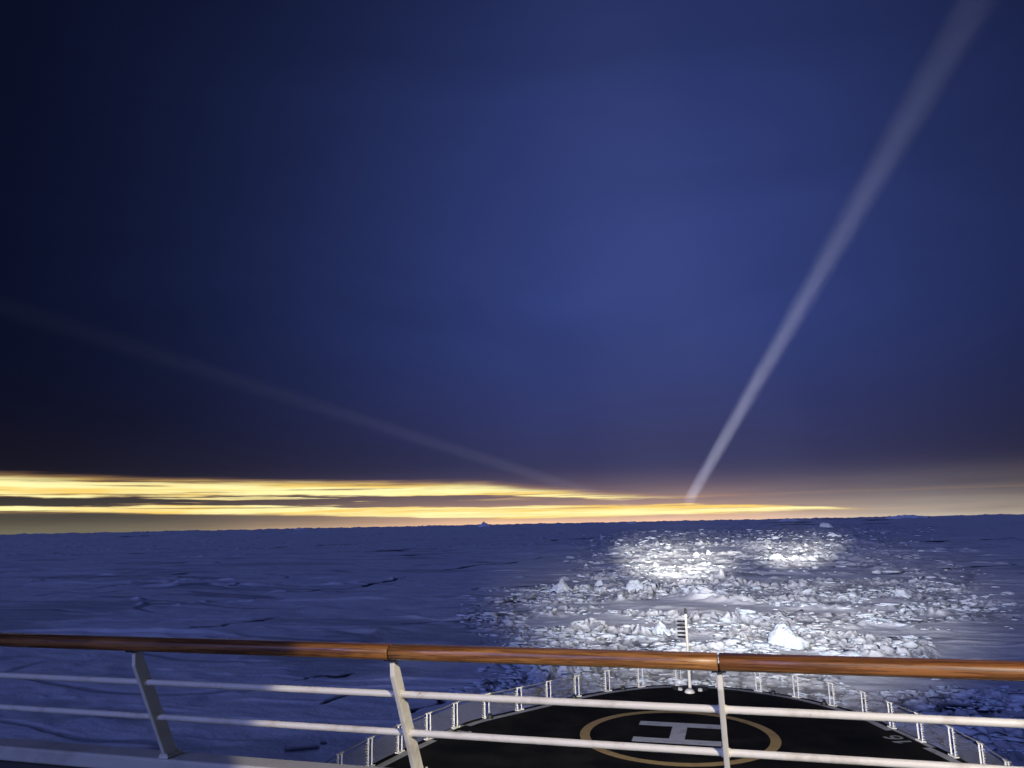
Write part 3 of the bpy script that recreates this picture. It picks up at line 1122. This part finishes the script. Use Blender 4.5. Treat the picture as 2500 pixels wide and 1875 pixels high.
def build_jackstaff():
    x, y = CX + 0.08, 51.0
    root = empty('bow_pole', (x, y, DZ + 0.006))
    tag(root, 'white bow flagpole with dark rungs and a round foot at the tip of the deck', 'flagpole')
    bm = bmesh.new()
    tube(bm, (0, 0, 0.0), (0, 0, 4.72), 0.105, 12, 0.075, False)
    from_bm('pole', bm, M_white, root, True)
    bm = bmesh.new()
    bmesh.ops.create_uvsphere(bm, u_segments=16, v_segments=8, radius=0.32, matrix=Matrix.Translation((0, -0.5, 0.02)) @ Matrix.Diagonal((1, 1, 0.7, 1)))
    from_bm('foot', bm, M_white, root, True)
    bm = bmesh.new()
    tube(bm, (0, 0, 4.72), (0, 0, 4.98), 0.10, 10, 0.07)
    bmesh.ops.create_uvsphere(bm, u_segments=10, v_segments=6, radius=0.085, matrix=Matrix.Translation((0, 0, 5.0)))
    from_bm('cap', bm, M_dark, root, True)
    rm = None
    for k in range(5):
        bm = bmesh.new()
        box(bm, (-0.31, 0, 0), (0.54, 0.10, 0.11))
        if rm is None:
            o_ = from_bm('rung', bm, M_black, root)
            rm = o_.data
        else:
            bm.free()
            o_ = link('rung', rm, None, root)
        o_.location = (0, 0, 3.28 + 0.24 * k)
    for sx in (-1, 1):
        bm = bmesh.new()
        tube(bm, (0.62 * sx, 0.1, 0.0), (0.62 * sx, 0.1, 0.16), 0.16, 10, 0.12)
        from_bm('socket', bm, M_grey, root)


build_jackstaff()


# ------------------------------------------------------------------ the near railing of teak and white steel
TEAK = [make_teak('teak_aft', (0.11, 0.040, 0.010), (0.27, 0.112, 0.032), 4.0), make_teak('teak_mid', (0.16, 0.060, 0.014), (0.38, 0.175, 0.052), 9.0),
        make_teak('teak_fore', (0.12, 0.042, 0.010), (0.29, 0.115, 0.032), 15.0)]
POSTS = [-6.51, -5.22, -3.94, -2.655, -1.372, -0.083, 1.205, 2.49, 3.78]
RY, RZ = 2.9, EYE - 0.505


def build_near_railing():
    root = empty('deck_railing', (0, 3.18, EYE - 1.06))
    tag(root, 'near railing with varnished wooden handrail on slanting white steel posts', 'railing')
    inv = Vector((0, -3.18, -(EYE - 1.06)))
    # handrail lengths, butted at the posts
    cuts = [-6.6, -3.46, -1.372, -0.083, 2.49, 4.2]
    for i, (a, b) in enumerate(zip(cuts[:-1], cuts[1:])):
        bm = bmesh.new()
        n = 28
        prof = []
        for k in range(n):
            t = 2 * math.pi * k / n
            c, s = math.cos(t), math.sin(t)
            prof.append((0.046 * math.copysign(abs(c) ** 0.72, c), 0.0295 * math.copysign(abs(s) ** 0.72, s)))
        L = b - a - 0.005
        xs = [a + 0.0025, a + 0.0055] + [a + 0.0025 + L * q / 8 for q in range(1, 8)] + [b - 0.0055, b - 0.0025]
        rows = []
        for j, x in enumerate(xs):
            sc = 0.92 if j in (0, len(xs) - 1) else 1.0
            rows.append([bm.verts.new((x + inv.x, RY + p * sc + inv.y, RZ + q * sc + inv.z)) for p, q in prof])
        for ra, rb in zip(rows[:-1], rows[1:]):
            for k in range(n):
                j = (k + 1) % n
                bm.faces.new((ra[k], ra[j], rb[j], rb[k]))
        bm.faces.new(rows[0])
        bm.faces.new(list(reversed(rows[-1])))
        o_ = from_bm('handrail', bm, TEAK[(i + 2) % 3] if i != 2 else TEAK[1], root, True)
        if i == 2:
            o_['label'] = 'lighter orange length of varnished handrail'
    # flat-bar posts leaning inboard
    top = Vector((0, 2.905, EYE - 0.530))
    bot = Vector((0, 3.185, EYE - 1.055))
    ax = (top - bot).normalized()
    cr = Vector((1, 0, 0)).cross(ax).normalized()
    pm = None
    for x in POSTS:
        if pm is None:
            bm = bmesh.new()
            prof = [(-0.036, 0.0), (0.036, 0.0), (0.032, 1.0 - 0.11), (0.004, 1.0), (-0.028, 1.0)]
            Ln = (top - bot).length
            lo = []
            for sx in (-0.010, 0.010):
                lo.append([bm.verts.new(bot + ax * (q * Ln) + cr * p + Vector((sx, 0, 0)) + inv) for p, q in prof])
            bm.faces.new(lo[0])
            bm.faces.new(list(reversed(lo[1])))
            for k in range(5):
                j = (k + 1) % 5
                bm.faces.new((lo[0][k], lo[1][k], lo[1][j], lo[0][j]))
            bevel(bm, 0.003, 2)
            o_ = from_bm('post', bm, M_white, root)
            pm = o_.data
            o_.location = (x, 0, 0)
        else:
            o_ = link('post', pm, None, root, (x, 0, 0))
        # foot plate, and a dark plate that stands for shadow under the handrail
        bm = bmesh.new()
        box(bm, bot + Vector((x, 0, 0.004)) + inv, (0.05, 0.10, 0.012))
        for bx_ in (-0.016, 0.016):
            for by_ in (-0.046, 0.046):
                tube(bm, bot + Vector((x + bx_, by_, 0.009)) + inv, bot + Vector((x + bx_, by_, 0.018)) + inv, 0.006, 6)
        from_bm('foot_plate', bm, M_white, o_).location = (-x, 0, 0)
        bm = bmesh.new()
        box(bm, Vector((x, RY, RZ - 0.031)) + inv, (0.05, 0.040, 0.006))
        from_bm('rail_gap_shade', bm, M_dark, o_).location = (-x, 0, 0)
    # two round bars between the posts
    for y, z in ((2.985, EYE - 0.686), (3.075, EYE - 0.858)):
        for a, b in zip(POSTS[:-1], POSTS[1:]):
            bm = bmesh.new()
            tube(bm, Vector((a + 0.0095, y, z)) + inv, Vector((b - 0.0095, y, z)) + inv, 0.0140, 16, None, False)
            br = from_bm('bar', bm, M_white, root, True)
            for xw in (a + 0.0095, b - 0.0165):
                bm = bmesh.new()
                tube(bm, Vector((xw, y, z)) + inv, Vector((xw + 0.007, y, z)) + inv, 0.0172, 14)
                from_bm('weld_collar', bm, M_white, br)
    return root


build_near_railing()


def build_bulwark():
    root = empty('bulwark', (0, 3.2, EYE - 1.6))
    tag(root, 'grey painted bulwark ledge carrying the near railing', 'bulwark')
    inv = Vector((0, -3.2, -(EYE - 1.6)))
    bm = bmesh.new()
    box(bm, Vector((-1.4, 3.20, EYE - 1.095)) + inv, (11.0, 0.13, 0.070))
    bevel(bm, 0.012, 3)
    from_bm('ledge', bm, M_grey, root)
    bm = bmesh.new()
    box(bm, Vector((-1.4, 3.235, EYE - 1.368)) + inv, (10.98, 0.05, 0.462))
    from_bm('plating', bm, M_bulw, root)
    for x in POSTS:
        bm = bmesh.new()
        q = [(x - 0.006, 3.208, EYE - 1.1375), (x - 0.006, 3.135, EYE - 1.1375), (x - 0.006, 3.208, EYE - 1.58)]
        a = [bm.verts.new(Vector(p) + inv) for p in q]
        b = [bm.verts.new(Vector((p[0] + 0.012, p[1], p[2])) + inv) for p in q]
        bm.faces.new(a)
        bm.faces.new(list(reversed(b)))
        for k in range(3):
            j = (k + 1) % 3
            bm.faces.new((a[k], b[k], b[j], a[j]))
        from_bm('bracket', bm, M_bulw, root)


build_bulwark()

# ------------------------------------------------------------------ thin freezing mist that shows the beams


def build_haze():
    bm = bmesh.new()
    box(bm, (0, 0, 23.0), (25400, 25400, 54.0))
    mt = bpy.data.materials.new('haze')
    mt.use_nodes = True
    nt = mt.node_tree
    nt.nodes.clear()
    out = nt.nodes.new('ShaderNodeOutputMaterial')
    v = nt.nodes.new('ShaderNodeVolumePrincipled')
    v.inputs['Color'].default_value = (0.62, 0.66, 1.0, 1)
    v.inputs['Density'].default_value = 1.0e-6
    v.inputs['Anisotropy'].default_value = -0.6
    nt.links.new(v.outputs[0], out.inputs['Volume'])
    mt.cycles.homogeneous_volume = True if hasattr(mt.cycles, 'homogeneous_volume') else False
    o_ = from_bm('haze', bm, mt)
    tag(o_, kind='stuff')


build_haze()
